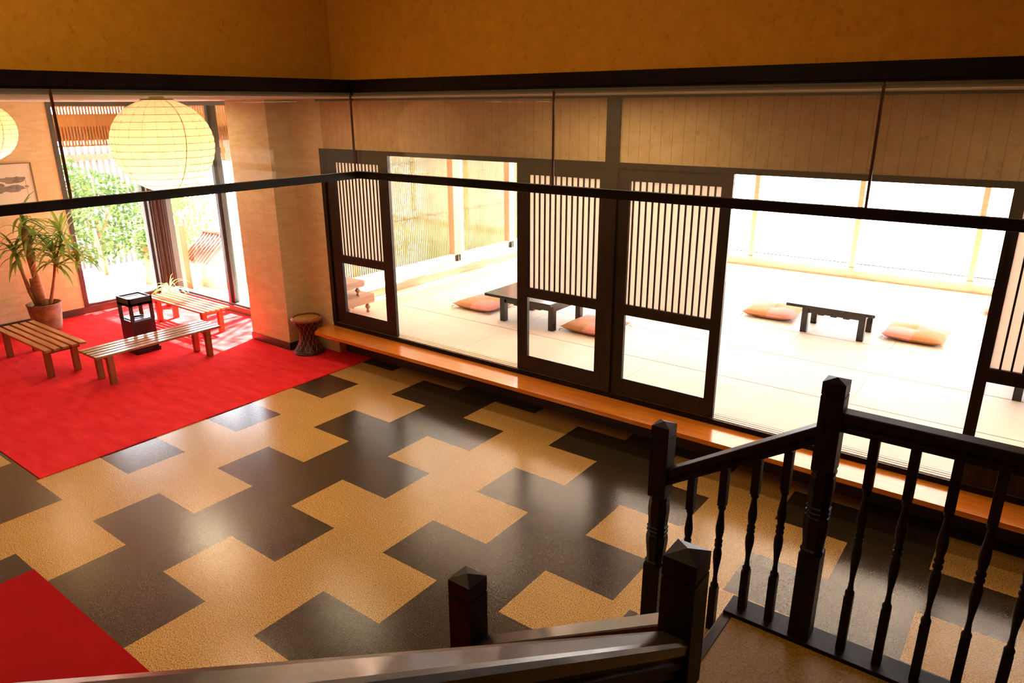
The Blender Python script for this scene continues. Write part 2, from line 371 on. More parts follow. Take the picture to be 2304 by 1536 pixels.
# ------------------------------------------------------------------ sliding doors
def door(idx, x0, x1, sx0, sx1, gx0, gx1, y, slats=14, thick=.035):
    """frame with slatted paper field above and clear pane below"""
    r = sempty('door_%d' % idx)
    y0, y1 = y, y + thick
    b = MB(); lo, hi = .40, 2.39
    b.box(x0, gx0, y0, y1, lo, hi); b.box(gx1, x1, y0, y1, lo, hi)
    if sx0 > gx0: b.box(gx0, sx0, y0 + .004, y1, 1.15, hi)
    if sx1 < gx1: b.box(sx1, gx1, y0 + .004, y1, 1.15, hi)
    b.box(gx0, gx1, y0, y1, lo, .54); b.box(gx0, gx1, y0, y1, 1.147, 1.24); b.box(gx0, gx1, y0, y1, 2.287, hi)
    b.box(gx0, gx1, y0 + .012, y0 + .02, .54, .552)
    b.build('door_frame', 'frame_wood', r)
    b = MB(); p = (sx1 - sx0 + .012) / slats
    for k in range(slats + 1):
        xx = sx0 - .012 + p * k
        b.box(xx, xx + .0125, y0 + .010, y0 + .022, 1.24, 2.287)
    b.build('lattice', 'frame_wood', r)
    boxobj('paper_panel', 'paper', (gx0, gx1, y0 + .024, y0 + .027, 1.22, 2.30), r)
    boxobj('glass_pane', 'window_glass', (gx0, gx1, y0 + .016, y0 + .019, .54, 1.15), r)
    return r
yf, yb_ = WY + .014, WY + .058
door(1, -1.47, -.45, -1.36, -.60, -1.30, -.60, yf)
door(2, 1.24, 2.17, 1.318, 2.112, 1.358, 2.112, yf)
door(3, 2.29, 3.26, 2.375, 3.172, 2.398, 3.172, yf)
door(4, 5.00, 6.02, 5.07, 5.93, 5.07, 5.93, yf)

# ------------------------------------------------------------------ hanging glass screens
def glass_side(label, lr, pts):
    pass
YG, XG, ZR = 2.40, .426, 2.29
r = thing('glass_screen', 'long hanging smoke glass screen with black bottom rail in front of the sliding doors', 'glass screen', (XG, YG, ZR))
def loc(o, r): o.matrix_parent_inverse = Matrix.Identity(4); o.location = -Vector(r.location); return o
def P(mb, name, mat, r):
    return mb.build(name, mat, r, loc=(0, 0, 0)) if False else _p(mb, name, mat, r)
def _p(mb, name, mat, r):
    o = mb.build(name, mat, None, loc=tuple(r.location)); o.parent = r; o.location = (0, 0, 0); return o
b = MB(); b.box(XG - .03, 9, YG - .018, YG + .02, 2.296, 2.345, bev=.004); b.box(XG - .03, 9, YG - .022, YG + .022, 2.345, 2.356); _p(b, 'bottom_rail', 'beam_wood', r)
for k in range(5):
    x0 = XG + .003 + 2 * k - (.01 if k else 0); x1 = XG + 2 * (k + 1) - .013
    b = MB(); b.box(x0, min(x1, 9), YG - .003, YG + .003, 2.35, 2.985); _p(b, 'glass_pane', 'glass', r)
    b = MB(); b.box(x1 - .005, x1 + .009, YG - .006, YG + .006, 2.35, 2.975); _p(b, 'joint_strip', 'joint', r)
r = thing('glass_screen', 'hanging smoke glass screen with black bottom rail before the paper lanterns on the left', 'glass screen', (XG, -1, ZR))
b = MB(); b.box(XG - .02, XG + .018, -5, YG - .024, 2.296, 2.345); b.box(XG - .022, XG + .022, -5, YG - .024, 2.345, 2.356); _p(b, 'bottom_rail', 'beam_wood', r)
yj = [2.370, .115, -1.885, -3.885, -5]
for k in range(4):
    b = MB(); b.box(XG - .003, XG + .003, yj[k + 1] + .004, yj[k] - .004, 2.35, 2.985); _p(b, 'glass_pane', 'glass', r)
    b = MB(); b.box(XG - .006, XG + .006, yj[k] - .010, yj[k] + .004, 2.35, 2.975); _p(b, 'joint_strip', 'joint', r)

# ------------------------------------------------------------------ left bay windows
def window(name, build_frame, pane_dims, fm='metal_frame'):
    r = sempty(name)
    b = MB(); build_frame(b); b.build('window_frame', fm, r)
    for d in pane_dims: boxobj('glass_pane', 'window_glass', d, r)
    return r
def f1(b):
    b.box(XL - .10, XL + .01, 2.50, 2.56, .105, ZC); b.box(XL - .10, XL, 3.60, 3.66, .105, ZC); b.box(XL - .10, XL + .0, 2.5, 3.9, .105, .14)
    b.box(XL - .12, XL + .0, 2.5, 3.9, 2.90, ZC); b.box(XL - .12, XL, 3.80, 3.92, .1, ZC)
window('window_1', f1, [(XL - .06, XL - .054, 2.56, 3.62, .14, 2.90)])
YW = 3.87
def f2(b):
    b.box(XL, -2.3, YW - .0, YW + .10, .105, .13); b.box(XL, -2.3, YW, YW + .12, 2.90, ZC)
    b.box(-4.31, -4.25, YW, YW + .08, .13, 2.90); b.box(-4.24, -4.19, YW + .03, YW + .10, .13, 2.90); b.box(-2.95, -2.80, YW, YW + .1, .1, ZC)
    b.box(XL, XL + .05, YW, YW + .1, .13, 2.9)
window('window_2', f2, [(XL + .05, -4.31, YW + .03, YW + .036, .13, 2.90), (-4.19, -2.95, YW + .06, YW + .066, .13, 2.90)])
b = MB(); b.box(-2.80, -1.9, YW - .0, YW + .12, 0, ZC); struct(b.build('wall_bay', 'wall_paper_x'))
# gathered vertical blind in the corner
b = MB()
rng = random.Random(3)
for k in range(15):
    y = 3.62 + .018 * (k if k < 9 else 9); x = -5.81 + (0 if k < 9 else (k - 9) * .035)
    a = rng.uniform(-.35, .35) + (0 if k < 9 else PI / 2)
    dx, dy = math.cos(a) * .045, math.sin(a) * .045
    px, py = x + .05, y + (.06 if k >= 9 else 0)
    nx, ny = -dy * .06, dx * .06
    b.add([(px - dx - nx, py - dy - ny, .16), (px + dx - nx, py + dy - ny, .16), (px + dx - nx, py + dy - ny, 2.88), (px - dx - nx, py - dy - ny, 2.88),
           (px - dx + nx, py - dy + ny, .16), (px + dx + nx, py + dy + ny, .16), (px + dx + nx, py + dy + ny, 2.88), (px - dx + nx, py - dy + ny, 2.88)],
          [(0, 1, 2, 3), (7, 6, 5, 4), (0, 4, 5, 1), (2, 6, 7, 3), (0, 3, 7, 4), (1, 5, 6, 2)])
tag(b.build('window_blind', 'blind'), 'brown vertical blind gathered in the window corner behind the benches', 'blind')

# ------------------------------------------------------------------ tatami room
TX0, TX1, TY1 = -1.42, 8.0, 9.72
b = MB(); b.box(-2.3, 9.2, WY + .12, 9.9, .30, .389)
struct(b.build('floor', 'tatami_edge'))
b = MB()
ys = [3.67, 4.56, 5.49, 6.41, 7.33, 8.25, 9.17, 9.72]
for i in range(7):
    xs = [TX0, .385, 2.24, 4.095, 5.95, 7.8, 9.0] if i < 2 or i == 5 else [TX0, -.54, 1.31, 3.17, 5.02, 6.87, 9.0] if i % 2 == 0 else [TX0, .385, 2.24, 4.095, 5.95, 7.8, 9.0]
    for j in range(len(xs) - 1):
        g = .006
        b.box(xs[j] + .0015, xs[j + 1] - .0015, ys[i] + g, ys[i + 1] - g, .385, .40)
struct(b.build('floor', 'tatami'))
b = MB(); b.box(-2.0, TX0 - .008, WY + .11, 9.9, .36, .398); struct(b.build('floor', 'pale_wood'))
# left side of tatami room: step, sill, window with outside reed
XT = -2.0
b = MB(); b.box(XT - .02, XT, WY + .11, 9.9, .398, .50, 0); struct(b.build('trim_9', 'board_wood'))
b = MB(); b.box(-2.33, XT - .02, WY + .11, 9.9, .45, .51); struct(b.build('trim_10', 'pale_wood'))
XW = -2.33
b = MB(); b.box(XW - .05, XW, WY + .11, 9.9, .45, .615); b.box(XW - .05, XW, WY + .11, 9.9, 2.75, 2.86); struct(b.build('wall_tatami_left', 'white'))
def f3(b):
    for y in (3.7, 6.66, 8.10, 9.6):
        b.box(XW - .08, XW + .03, y, y + .16, .615, 2.76, 0)
    b.box(XW - .04, XW - .0, 6.86, 6.92, .615, 2.76, 1)
    b.box(XW - .05, XW + .01, 3.7, 9.8, .60, .62, 1)
r = sempty('window_3'); b = MB(); f3(b); b.build('window_frame', ['board_wood', 'white'], r)
for a, c in ((3.86, 6.66), (6.92, 8.10), (8.26, 9.6)): boxobj('glass_pane', 'window_glass', (XW - .03, XW - .025, a, c, .62, 2.76), r)
for y in (6.70, 8.12):
    b = MB(); b.box(XW + .0, XW + .03, y, y + .10, .50, .60, 0); b.box(XW + .03, XW + .05, y + .02, y + .045, .50, .61, 0); b.box(XW + .03, XW + .05, y + .065, y + .085, .50, .61, 0)
    b.build('bracket', 'black_metal', r)
# back side
YB = 9.6
b = MB(); b.box(-2.3, 9.1, YB, YB + .15, .36, .52, 0); struct(b.build('trim_11', 'sill_wood'))
b = MB(); b.box(-2.3, 9.1, YB + .05, YB + .15, 2.78, 2.86, 0); struct(b.build('wall_tatami_back', 'white'))
r = sempty('window_4'); b = MB()
for x in (-.1, 1.43, 2.95, 4.47, 6.0, 7.5):
    b.box(x - .035, x + .035, YB + .02, YB + .10, .56, 2.80, 0); b.box(x - .045, x + .045, YB, YB + .12, .52, .56, 0)
b.box(-2.3, 9.1, YB + .09, YB + .11, .60, .615, 1)
b.build('window_frame', ['sill_wood', 'metal_frame'], r)
boxobj('glass_pane', 'window_glass', (-2.3, 9.1, YB + .06, YB + .066, .52, 2.80), r)
b = MB(); b.box(9.0, 9.15, 3.55, 9.9, 0, 3.0); struct(b.build('wall_tatami_right', 'white'))

# ------------------------------------------------------------------ low tables and cushions
def low_table(x0, x1, y0, y1, lx0, lx1, ly0, ly1, label, group):
    cx, cy = (x0 + x1) / 2, (y0 + y1) / 2
    r = thing('low_table', label, 'table', (cx, cy, .40), 0, 'black low tables in the tatami room')
    def w(b, n): return _p(b, n, 'black_lacquer', r)
    b = MB(); b.box(x0, x1, y0, y1, .70, .735, bev=.004); w(b, 'tabletop')
    for lx in (lx0, lx1):
        for ly in (ly0, ly1):
            b = MB(); b.box(lx - .034, lx + .034, ly - .034, ly + .034, .4005, .70); w(b, 'leg')
    b = MB(); b.box(lx0, lx1, ly0 - .015, ly0 + .015, .63, .70); b.box(lx0, lx1, ly1 - .015, ly1 + .015, .63, .70)
    b.box(lx0 - .015, lx0 + .015, ly0, ly1, .62, .70); b.box(lx1 - .015, lx1 + .015, ly0, ly1, .62, .70)
    n = 9
    for i in range(n):   # scalloped lower edge of the apron
        t0 = lx0 + (lx1 - lx0) * i / n; t1 = lx0 + (lx1 - lx0) * (i + 1) / n
        if i % 2 == 0 and 0 < i < n - 1: b.box(t0, t1, ly0 - .014, ly0 + .014, .618, .631)
    w(b, 'apron')
    return r
TG = 'black low tables in the tatami room'
low_table(-.10, .86, 4.70, 5.45, .12, .822, 4.80, 5.39, 'black low table nearest the left window, seen behind the second door', None)
low_table(2.97, 3.90, 6.38, 6.98, 3.17, 3.77, 6.48, 6.90, 'black low table standing free in the middle of the wide right opening', None)
r = low_table(5.05, 6.05, 5.40, 6.12, 5.26, 5.85, 5.52, 6.0, 'black low table at the right edge, only a leg seen under the last door', None)
def cushion(x, y, rz, label, flip=0, s=.60, th=.115):
    r = thing('floor_cushion', label, 'cushion', (x, y, .40), rz, 'square floor cushions in the tatami room')
    n = 20
    def pos(i, j, sgn):
        u = -1 + 2 * i / n; v = -1 + 2 * j / n
        e = max(0, (1 - abs(u) ** 2.6)) ** .45 * max(0, (1 - abs(v) ** 2.6)) ** .45
        dent = .010 * math.exp(-(u * u + v * v) * 14)
        pinch = 1 - .05 * (u * u) * (1 - v * v) - 0.0
        pin2 = 1 - .05 * (v * v) * (1 - u * u)
        z = th * .42 + sgn * (th * .5 * e - dent * 2) + .012 * (abs(u * v) ** 3) + (.006 * math.sin(3 * u + 2 * v) if sgn > 0 else 0) * e
        return (u * s / 2 * pin2, v * s / 2 * pinch, max(z, .004))
    b = MB()
    for sgn in (1, -1):
        vs = [pos(i, j, sgn) for i in range(n + 1) for j in range(n + 1)]
        o0 = len(b.v); b.v += vs
        for i in range(n):
            for j in range(n):
                q = [i * (n + 1) + j, (i + 1) * (n + 1) + j, (i + 1) * (n + 1) + j + 1, i * (n + 1) + j + 1]
                if sgn < 0: q.reverse()
                b.f.append([o0 + k for k in q]); b.sm.append(True)
                b.mi.append(((i >= n // 2) + (j >= n // 2) + flip) % 2)
    o = b.build('cover', ['cushion_tan', 'cushion_pink'], r)
    for sx in (-1, 1):
        for sy in (-1, 1):
            b = MB(); c = Vector((sx * s / 2 * .94, sy * s / 2 * .94, .036))
            for k in range(3): b.tube([c * .98, c + Vector((sx * .012 * (k + .5), sy * .012 * (2.5 - k), -.010)), c + Vector((sx * (.012 + .010 * k), sy * (.034 - .010 * k), -.028))], .0018, 4)
            b.build('tassel', 'cushion_pink', r)
    return r
cushion(-.47, 5.16, .0, 'pink and tan square cushion left of the low table nearest the left window')
cushion(1.20, 5.14, .0, 'pink and tan square cushion on the tatami, partly behind the dark door post')
cushion(2.66, 6.98, .02, 'flat square cushion left of the free-standing black low table')
cushion(4.24, 6.98, -.02, 'square cushion with tassels right of the free-standing black low table', 1)
cushion(5.02, 8.74, .0, 'pink cushion corner peeping out beside the rightmost door stile', 1)

# go boards
def go_board(x0, x1, y0, y1, zb, zt, foot, label):
    r = thing('go_board', label, 'go board', ((x0 + x1) / 2, (y0 + y1) / 2, zb), 0, 'stacked go boards')
    b = MB(); b.box(x0, x1, y0, y1, zb + foot, zt, bev=.006); _p(b, 'board', 'board_wood', r)
    h = foot; prof = [(.012, 0), (.03, .08 * h), (.024, .2 * h), (.016, .28 * h), (.042, .5 * h), (.046, .62 * h), (.034, .78 * h), (.02, .86 * h), (.026, h)]
    for x in (x0 + .07, x1 - .06):
        for y in (y0 + .07, y1 - .07):
            b = MB(); b.lathe([(a * .75, z) for a, z in prof], (x, y, zb), 14); _p(b, 'foot', 'board_wood', r)
go_board(-1.86, -1.44, 3.70, 4.15, .3985, .64, .13, 'thick wooden go board with carved feet on the floor behind the first door pane')
go_board(-1.84, -1.46, 3.68, 4.02, .6405, .83, .11, 'smaller wooden game board stacked on top of the thick go board')

# ------------------------------------------------------------------ benches
def bench(x0, x1, y0, y1, h, axis, nsl, legs, label):
    cx, cy = (x0 + x1) / 2, (y0 + y1) / 2
    r = thing('slatted_bench', label, 'bench', (cx, cy, 0.008), 0, 'slatted benches on the red carpet')
    lo, hi = (y0, y1) if axis == 0 else (x0, x1)
    p = (hi - lo + .028) / nsl
    for k in range(nsl):
        a = lo + k * p; c = a + p - .028; b = MB()
        if axis == 0: b.box(x0, x1, a, c, h - .026, h, bev=.003)
        else: b.box(a, c, y0, y1, h - .026, h, bev=.003)
        _p(b, 'slat', BW[axis], r)
    for q in (0, 1):
        b = MB()
        if axis == 0: b.box(legs[q] - .018, legs[q] + .018, y0 + .03, y1 - .03, h - .080, h - .027)
        else: b.box(x0 + .03, x1 - .03, legs[2 + q] - .018, legs[2 + q] + .018, h - .080, h - .027)
        _p(b, 'cross_rail', 'bench_leg', r)
    for lx in (legs[0], legs[1]):
        for ly in (legs[2], legs[3]):
            b = MB(); b.box(lx - .031, lx + .031, ly - .031, ly + .031, .0085, h - .027, bev=.003); _p(b, 'leg', 'bench_leg', r)
    return r
M['bench_wood_y'] = wood('bench_wood_y', (.29, .115, .03), (.50, .25, .09), .25, 1, 3, .05, coat=.7)
BW = ['bench_wood', 'bench_wood_y']
bench(-4.73, -3.29, 1.02, 1.45, .36, 0, 5, (-4.59, -3.43, 1.08, 1.36), 'slatted wooden bench at the left edge in front of the potted plant')
bench(-3.03, -2.61, 1.25, 2.70, .36, 1, 5, (-2.94, -2.65, 1.40, 2.54), 'long narrow slatted bench nearest the viewer, in front of the black ashtray stand')
bench(-4.76, -3.31, 2.88, 3.27, .36, 0, 6, (-4.58, -3.42, 2.95, 3.18), 'sunlit slatted bench behind the ashtray stand, below the corner window')

# ------------------------------------------------------------------ ashtray stand
X0, X1, Y0, Y1 = -3.70, -3.39, 2.03, 2.31
r = thing('ashtray_stand', 'tall black box shaped ashtray stand with open middle between the benches', 'ashtray', ((X0 + X1) / 2, (Y0 + Y1) / 2, .008))
for x in (X0, X1 - .035):
    for y in (Y0, Y1 - .035):
        b = MB(); b.box(x, x + .035, y, y + .035, .42, .62); _p(b, 'post', 'black_metal', r)
b = MB(); b.box(X0 + .003, X1 - .003, Y0 + .003, Y1 - .003, .06, .42); b.box(X0 - .01, X1 + .01, Y0 - .01, Y1 + .01, .0085, .06); _p(b, 'lower_box', 'black_metal', r); LBX = bpy.data.objects['lower_box']
b = MB()
cx, cy = (X0 + X1) / 2, (Y0 + Y1) / 2; n = 24; ring = [(cx + .075 * math.cos(2 * PI * k / n), cy + .075 * math.sin(2 * PI * k / n)) for k in range(n)]
def sq(t):
    c, s_ = math.cos(t), math.sin(t); m_ = max(abs(c), abs(s_)); return (cx + c / m_ * .118, cy + s_ / m_ * .103)
outr = [sq(2 * PI * k / n) for k in range(n)]
vs = [(x, y, .432) for x, y in ring] + [(x, y, .432) for x, y in outr] + [(x, y, .424) for x, y in ring] + [(x, y, .421) for x, y in outr]
b.add(vs, [(k, (k + 1) % n, n + (k + 1) % n, n + k) for k in range(n)] + [(k, 2 * n + k, 2 * n + (k + 1) % n, (k + 1) % n) for k in range(n)] + [(n + k, n + (k + 1) % n, 3 * n + (k + 1) % n, 3 * n + k) for k in range(n)])
ap = _p(b, 'ash_plate', 'steel', r); sub(ap, LBX)
b = MB(); b.lathe([(.001, .421), (.05, .422), (.075, .427), (.08, .436), (.074, .436), (.070, .428), (.001, .4245)], (cx, cy, 0), 24); _p(b, 'ash_bowl', 'black_metal', r)
b = MB(); b.box(X0, X1, Y0, Y0 + .02, .61, .705); b.box(X0, X1, Y1 - .02, Y1, .61, .705); b.box(X0, X0 + .02, Y0, Y1, .61, .705); b.box(X1 - .02, X1, Y0, Y1, .61, .705); b.box(X0, X1, Y0, Y1, .61, .64)
tb = _p(b, 'top_box', 'black_metal', r)
b = MB(); b.box(X0 + .021, X1 - .021, Y0 + .021, Y1 - .021, .64, .693); sub(_p(b, 'ash_tray', 'grey_tray', r), tb)
b = MB(); b.box(X0 + .06, X0 + .10, Y0 + .05, Y1 - .05, .693, .697); sub(_p(b, 'grille', 'black_metal', r), tb)

# ------------------------------------------------------------------ rattan stool
r = thing('rattan_stool', 'round dark rattan stool with waisted woven base beside the pillar', 'stool', (-1.80, 3.36, .008)); cx, cy = -1.80, 3.36
r.location = (cx, cy, .008)
b = MB(); b.lathe([(.001, .425), (.15, .425), (.152, .442), (.12, .447), (.001, .449)], (cx, cy, .008), 32); _p(b, 'seat', 'rattan_seat', r)
b = MB()
for rr, zz, tr in ((.178, .435, .014), (.166, .447, .009), (.170, .418, .010)):
    b.tube([(cx + rr * math.cos(t * PI / 18), cy + rr * math.sin(t * PI / 18), .008 + zz) for t in range(36)], tr, 8, closed=True)
_p(b, 'seat_rim', 'rattan_light', r)
def stool_r(t): return .095 + .085 * abs(2 * t - 1.04) ** 1.7
b = MB()
for d in (1, -1):
    for k in range(26):
        a0 = 2 * PI * k / 26
        pts = [(cx + stool_r(t) * math.cos(a0 + d * t * 1.5), cy + stool_r(t) * math.sin(a0 + d * t * 1.5), .02 + t * .40) for t in [i / 12 for i in range(13)]]
        b.tube(pts, .0042, 4, mi=k % 2)
_p(b, 'woven_body', ['rattan', 'rattan_light'], r)
b = MB(); b.lathe([(stool_r(i / 12) - .012, .02 + i / 12 * .40) for i in range(0, 13)], (cx, cy, 0), 24); _p(b, 'inner_core', 'rattan', r)
b = MB()
for rr, zz in ((.178, .018), (.172, .036)):
    b.tube([(cx + rr * math.cos(t * PI / 18), cy + rr * math.sin(t * PI / 18), zz + .002) for t in range(36)], .011, 8, closed=True)
_p(b, 'base_ring', 'rattan', r)

# ------------------------------------------------------------------ potted plant
PX, PY = -5.40, 1.83
r = thing('potted_plant', 'tall yucca plant with long green leaves in a woven basket pot', 'plant', (PX, PY, .008))
b = MB(); b.lathe([(.155, .0), (.172, .1), (.19, .25), (.2, .36), (.208, .372), (.206, .385), (.195, .385), (.19, .36), (.18, .33)], (PX, PY, .008), 32); _p(b, 'basket_pot', 'basket', r)
b = MB(); b.lathe([(.001, .33), (.185, .33)], (PX, PY, .008), 24); _p(b, 'soil', 'soil', r)
CR = Vector((-.80, -.60, 0)).normalized()   # toward screen left
trk = [([(0, 0, .32), (-.01, -.01, .55), (-.02, -.02, .80), (-.03, -.03, 1.1), (-.04, -.03, 1.42)], .05),
       ([(.05, .04, .32), (.09, .09, .5), (.13, .15, .75), (.16, .19, .95)], .022),
       ([(-.07, -.05, .32), (-.1, -.1, .55), (-.12, -.13, .85), (-.13, -.15, 1.05)], .024),
       ([(-.05, -.02, .32), (-.09, -.05, .6), (-.1, -.05, .72)], .03),
       ([(.04, .01, .32), (.05, .03, .45)], .02)]
b = MB()
for pts, rad in trk: b.tube([(PX + x, PY + y, z) for x, y, z in pts], [rad * (1 + .12 * math.sin(i * 2.3)) for i in range(len(pts))], 10)
_p(b, 'trunk', 'trunk', r)
def blade(b, base, dirv, length, width, droop, mi=0):
    base = Vector(base); d = Vector(dirv).normalized(); side = d.cross(Vector((0, 0, 1)))
    if side.length < .1: side = Vector((1, 0, 0))
    side.normalize(); p = base.copy(); vs = []; n = 6
    for i in range(n + 1):
        t = i / n; w = width * (math.sin(PI * min(1, .12 + t * .88)) ** .6) * (1 - t) ** .35 if i < n else .001
        up = side.cross(d).normalized()
        vs += [p - side * w / 2 + up * w * .18, p.copy(), p + side * w / 2 + up * w * .18]
        p = p + d * length / n; d = (d + Vector((0, 0, -droop / n * (1 + t)))).normalized()
    fs = []
    for i in range(n): fs += [(3 * i, 3 * i + 1, 3 * i + 4, 3 * i + 3), (3 * i + 1, 3 * i + 2, 3 * i + 5, 3 * i + 4)]
    b.add(vs, fs, mi, True)
rng = random.Random(11)
b = MB()
for (hx, hy, hz, cnt, ln) in ((-.04, -.03, 1.45, 22, .44), (.16, .19, .98, 34, .48), (-.13, -.15, 1.07, 26, .42), (.24, .29, 1.24, 38, .52), (.33, .40, 1.02, 24, .46), (-.02, .0, 1.18, 20, .42)):
    for k in range(cnt):
        a = rng.uniform(0, 2 * PI); el = rng.uniform(-.35, 1.25)
        L_ = ln * rng.uniform(.7, 1.12)
        dz = math.sin(el)
        ex = PX + hx + math.cos(a) * math.cos(el) * L_
        if ex < XL + .14: a = PI - a
        blade(b, (PX + hx, PY + hy, hz + rng.uniform(-.12, .1)), (math.cos(a) * math.cos(el), math.sin(a) * math.cos(el), dz), L_, .050, rng.uniform(.6, 1.6))
b.tube([(PX + .16, PY + .19, .95), (PX + .24, PY + .29, 1.24)], .016, 6)
b.tube([(PX + .17, PY + .2, .9), (PX + .26, PY + .32, .97), (PX + .33, PY + .40, 1.04)], .012, 6)
_p(b, 'foliage', 'leaf', r)
# small spider plant behind the third bench
r = thing('potted_plant', 'small spider plant in a clay pot in the window corner behind the bench', 'plant', (-5.28, 3.50, .008))
b = MB(); b.lathe([(.08, 0), (.10, .14), (.12, .22), (.125, .23), (.11, .23), (.10, .20), (.001, .20)], (-5.28, 3.50, .008), 20); _p(b, 'pot', 'clay', r)
b = MB()
for k in range(46):
    a = rng.uniform(0, 2 * PI); el = rng.uniform(.3, 1.4)
    blade(b, (-5.28, 3.50, .22), (math.cos(a) * math.cos(el), math.sin(a) * math.cos(el), math.sin(el)), rng.uniform(.22, .40), .016, rng.uniform(1.2, 2.2))
_p(b, 'foliage', 'plant_light', r)

# ------------------------------------------------------------------ picture on the left wall
r = thing('picture', 'ink painting in a thin brown frame on the beige left wall', 'picture', (XL, 1.75, 1.5))
b = MB(); y0, y1, z0, z1 = 1.30, 2.18, 1.56, 2.19
b.box(XL + .002, XL + .022, y0, y1, z1 - .012, z1); b.box(XL + .002, XL + .022, y0, y1, z0, z0 + .012); b.box(XL + .002, XL + .022, y0, y0 + .012, z0, z1); b.box(XL + .002, XL + .022, y1 - .012, y1, z0, z1)
_p(b, 'picture_frame', 'bronze', r)
b = MB(); b.box(XL + .002, XL + .010, y0 + .012, y1 - .012, z0 + .012, z1 - .012); _p(b, 'art_paper', 'art_paper', r)
b = MB(); rng = random.Random(5)
for (cy_, cz_, ra, rb) in ((1.92, 1.98, .17, .045), (1.90, 1.87, .19, .05), (1.72, 1.90, .12, .09), (1.60, 1.98, .08, .03), (2.08, 1.0 + .88, .03, .02)):
    k = 22; pts = [(XL + .0105, cy_ + math.cos(2 * PI * i / k) * ra * rng.uniform(.7, 1.1), cz_ + math.sin(2 * PI * i / k) * rb * rng.uniform(.6, 1.2)) for i in range(k)]
    b.add([(XL + .0108, cy_, cz_)] + pts, [(0, 1 + i, 1 + (i + 1) % k) for i in range(k)])
b.box(XL + .0104, XL + .0106, 2.075, 2.08, 1.75, 2.02)
_p(b, 'ink_painting', 'ink', r)

# ------------------------------------------------------------------ paper lanterns
def lantern(x, y, z, R, label, energy, seed):
    hz = R * .917 / 1.0; r = thing('paper_lantern', label, 'lantern', (x, y, z), 0, 'round paper lanterns')
    n = 13; prof = []
    z0, z1 = -.955 * R, .954 * hz
    def rad(zz): return R * math.sqrt(max(0, 1 - (zz / hz) ** 2)) if zz > 0 else R * math.sqrt(max(0, 1 - (zz / (R * 1.0)) ** 2))
    for i in range(n):
        a = z0 + (z1 - z0) * i / n; c = z0 + (z1 - z0) * (i + 1) / n
        for t in (0, .33, .66):
            zz = a + (c - a) * t; ra = rad(a) * (1 - t) + rad(c) * t
            prof.append((ra + (.0035 if 0 < t < 1 else -.001), zz))
    prof.append((rad(z1), z1))
    b = MB(); b.lathe(prof, (0, 0, 0), 48); b.f = [f for f in b.f if len(f) == 4]; b.mi = b.mi[:len(b.f)]; b.sm = b.sm[:len(b.f)]
    b.build('paper_shade', 'lantern', r)
    b = MB()
    for i in range(n + 1):
        zz = z0 + (z1 - z0) * i / n; rr = rad(zz) + .0006
        b.tube([(rr * math.cos(t * PI / 24), rr * math.sin(t * PI / 24), zz) for t in range(48)], .0020, 4, closed=True)
    rg = random.Random(seed)
    for k in range(5):     # slack vertical threads and paper overlaps
        a0 = 2 * PI * k / 5 + rg.uniform(-.2, .2); dr = rg.uniform(-.25, .25)
        b.tube([((rad(zz) - .002) * math.cos(a0 + dr * i / 14), (rad(zz) - .002) * math.sin(a0 + dr * i / 14), zz) for i, zz in enumerate([z0 + (z1 - z0) * j / 14 for j in range(15)])], .0036, 4)
    for k in range(22):
        a0 = 2 * PI * k / 22
        b.tube([((rad(zz) + .001) * math.cos(a0), (rad(zz) + .001) * math.sin(a0), zz) for zz in [z0 + (z1 - z0) * j / 14 for j in range(15)]], .0012, 4)
    b.build('wire_frame', 'lantern_wire', r)
    b = MB(); b.tube([(rad(z1) * math.cos(t * PI / 16), rad(z1) * math.sin(t * PI / 16), z1 + .003) for t in range(32)], .006, 6, closed=True)
    for k in range(3):
        a0 = 2 * PI * k / 3; b.tube([(rad(z1) * math.cos(a0), rad(z1) * math.sin(a0), z1), (.02 * math.cos(a0), .02 * math.sin(a0), z1 + .01)], .004, 5)
    b.lathe([(.05, 0), (.05, ZC - .002 - z - z1)], (0, 0, z1), 16)
    b.build('ceiling_mount', 'bronze', r)
    b = MB(); b.lathe([(.012, .10), (.014, .06), (.03, .03), (.036, 0), (.03, -.03), (.001, -.045)], (0, 0, -.14), 16); o = b.build('bulb', M['bulb'], r)
    b = MB(); b.tube([(0, 0, z1), (0, 0, -.04)], .004, 6); sub(o, b.build('lamp_cord', 'black_metal', r))
    ld = bpy.data.lights.new('lamp', 'POINT'); ld.energy = energy; ld.color = (1, .90, .68); ld.shadow_soft_size = .05
    lo = bpy.data.objects.new('lamp', ld); COL.objects.link(lo); lo.parent = r; lo.location = (0, 0, -.24)
    return r
M['bulb'] = emit_mat('bulb', (1, .75, .4), 20)
lantern(-.05, .99, 2.628, .346, 'large round yellow paper lantern hanging below the ceiling before the windows', 21, 1)
lantern(-4.29, 1.22, 2.648, .328, 'round paper lantern cut by the left edge, in front of the picture wall', 15, 2)

# ------------------------------------------------------------------ staircase
SX0, SX1 = 4.283, 6.2; ZL = .51; YR = 1.225; YN = -.270
r = thing('staircase', 'brown speckled stair landing with dark wooden curb at the lower right', 'stairs', (4.6, .4, 0))
b = MB(); b.box(SX0 + .02, SX1, YN - .30, 1.156, .44, ZL); _p(b, 'landing', 'landing', r)
b = MB(); b.box(SX0 - .005, SX0 + .045, YN + .02, 1.156, ZL - .165, ZL + .004, bev=.003); _p(b, 'nosing', 'rail_wood', r)
for k in (1, 2):
    xa = SX0 - .28 * k; zt = ZL - .17 * k
    b = MB(); b.box(xa + .04, xa + .30, YN + .05, 1.29, 0.0085 if k == 2 else .01, zt); _p(b, 'tread', 'landing', r)
    b = MB(); b.box(xa - .005, xa + .045, YN + .05, 1.29, max(.009, zt - .165), zt + .004); _p(b, 'nosing', 'rail_wood', r)
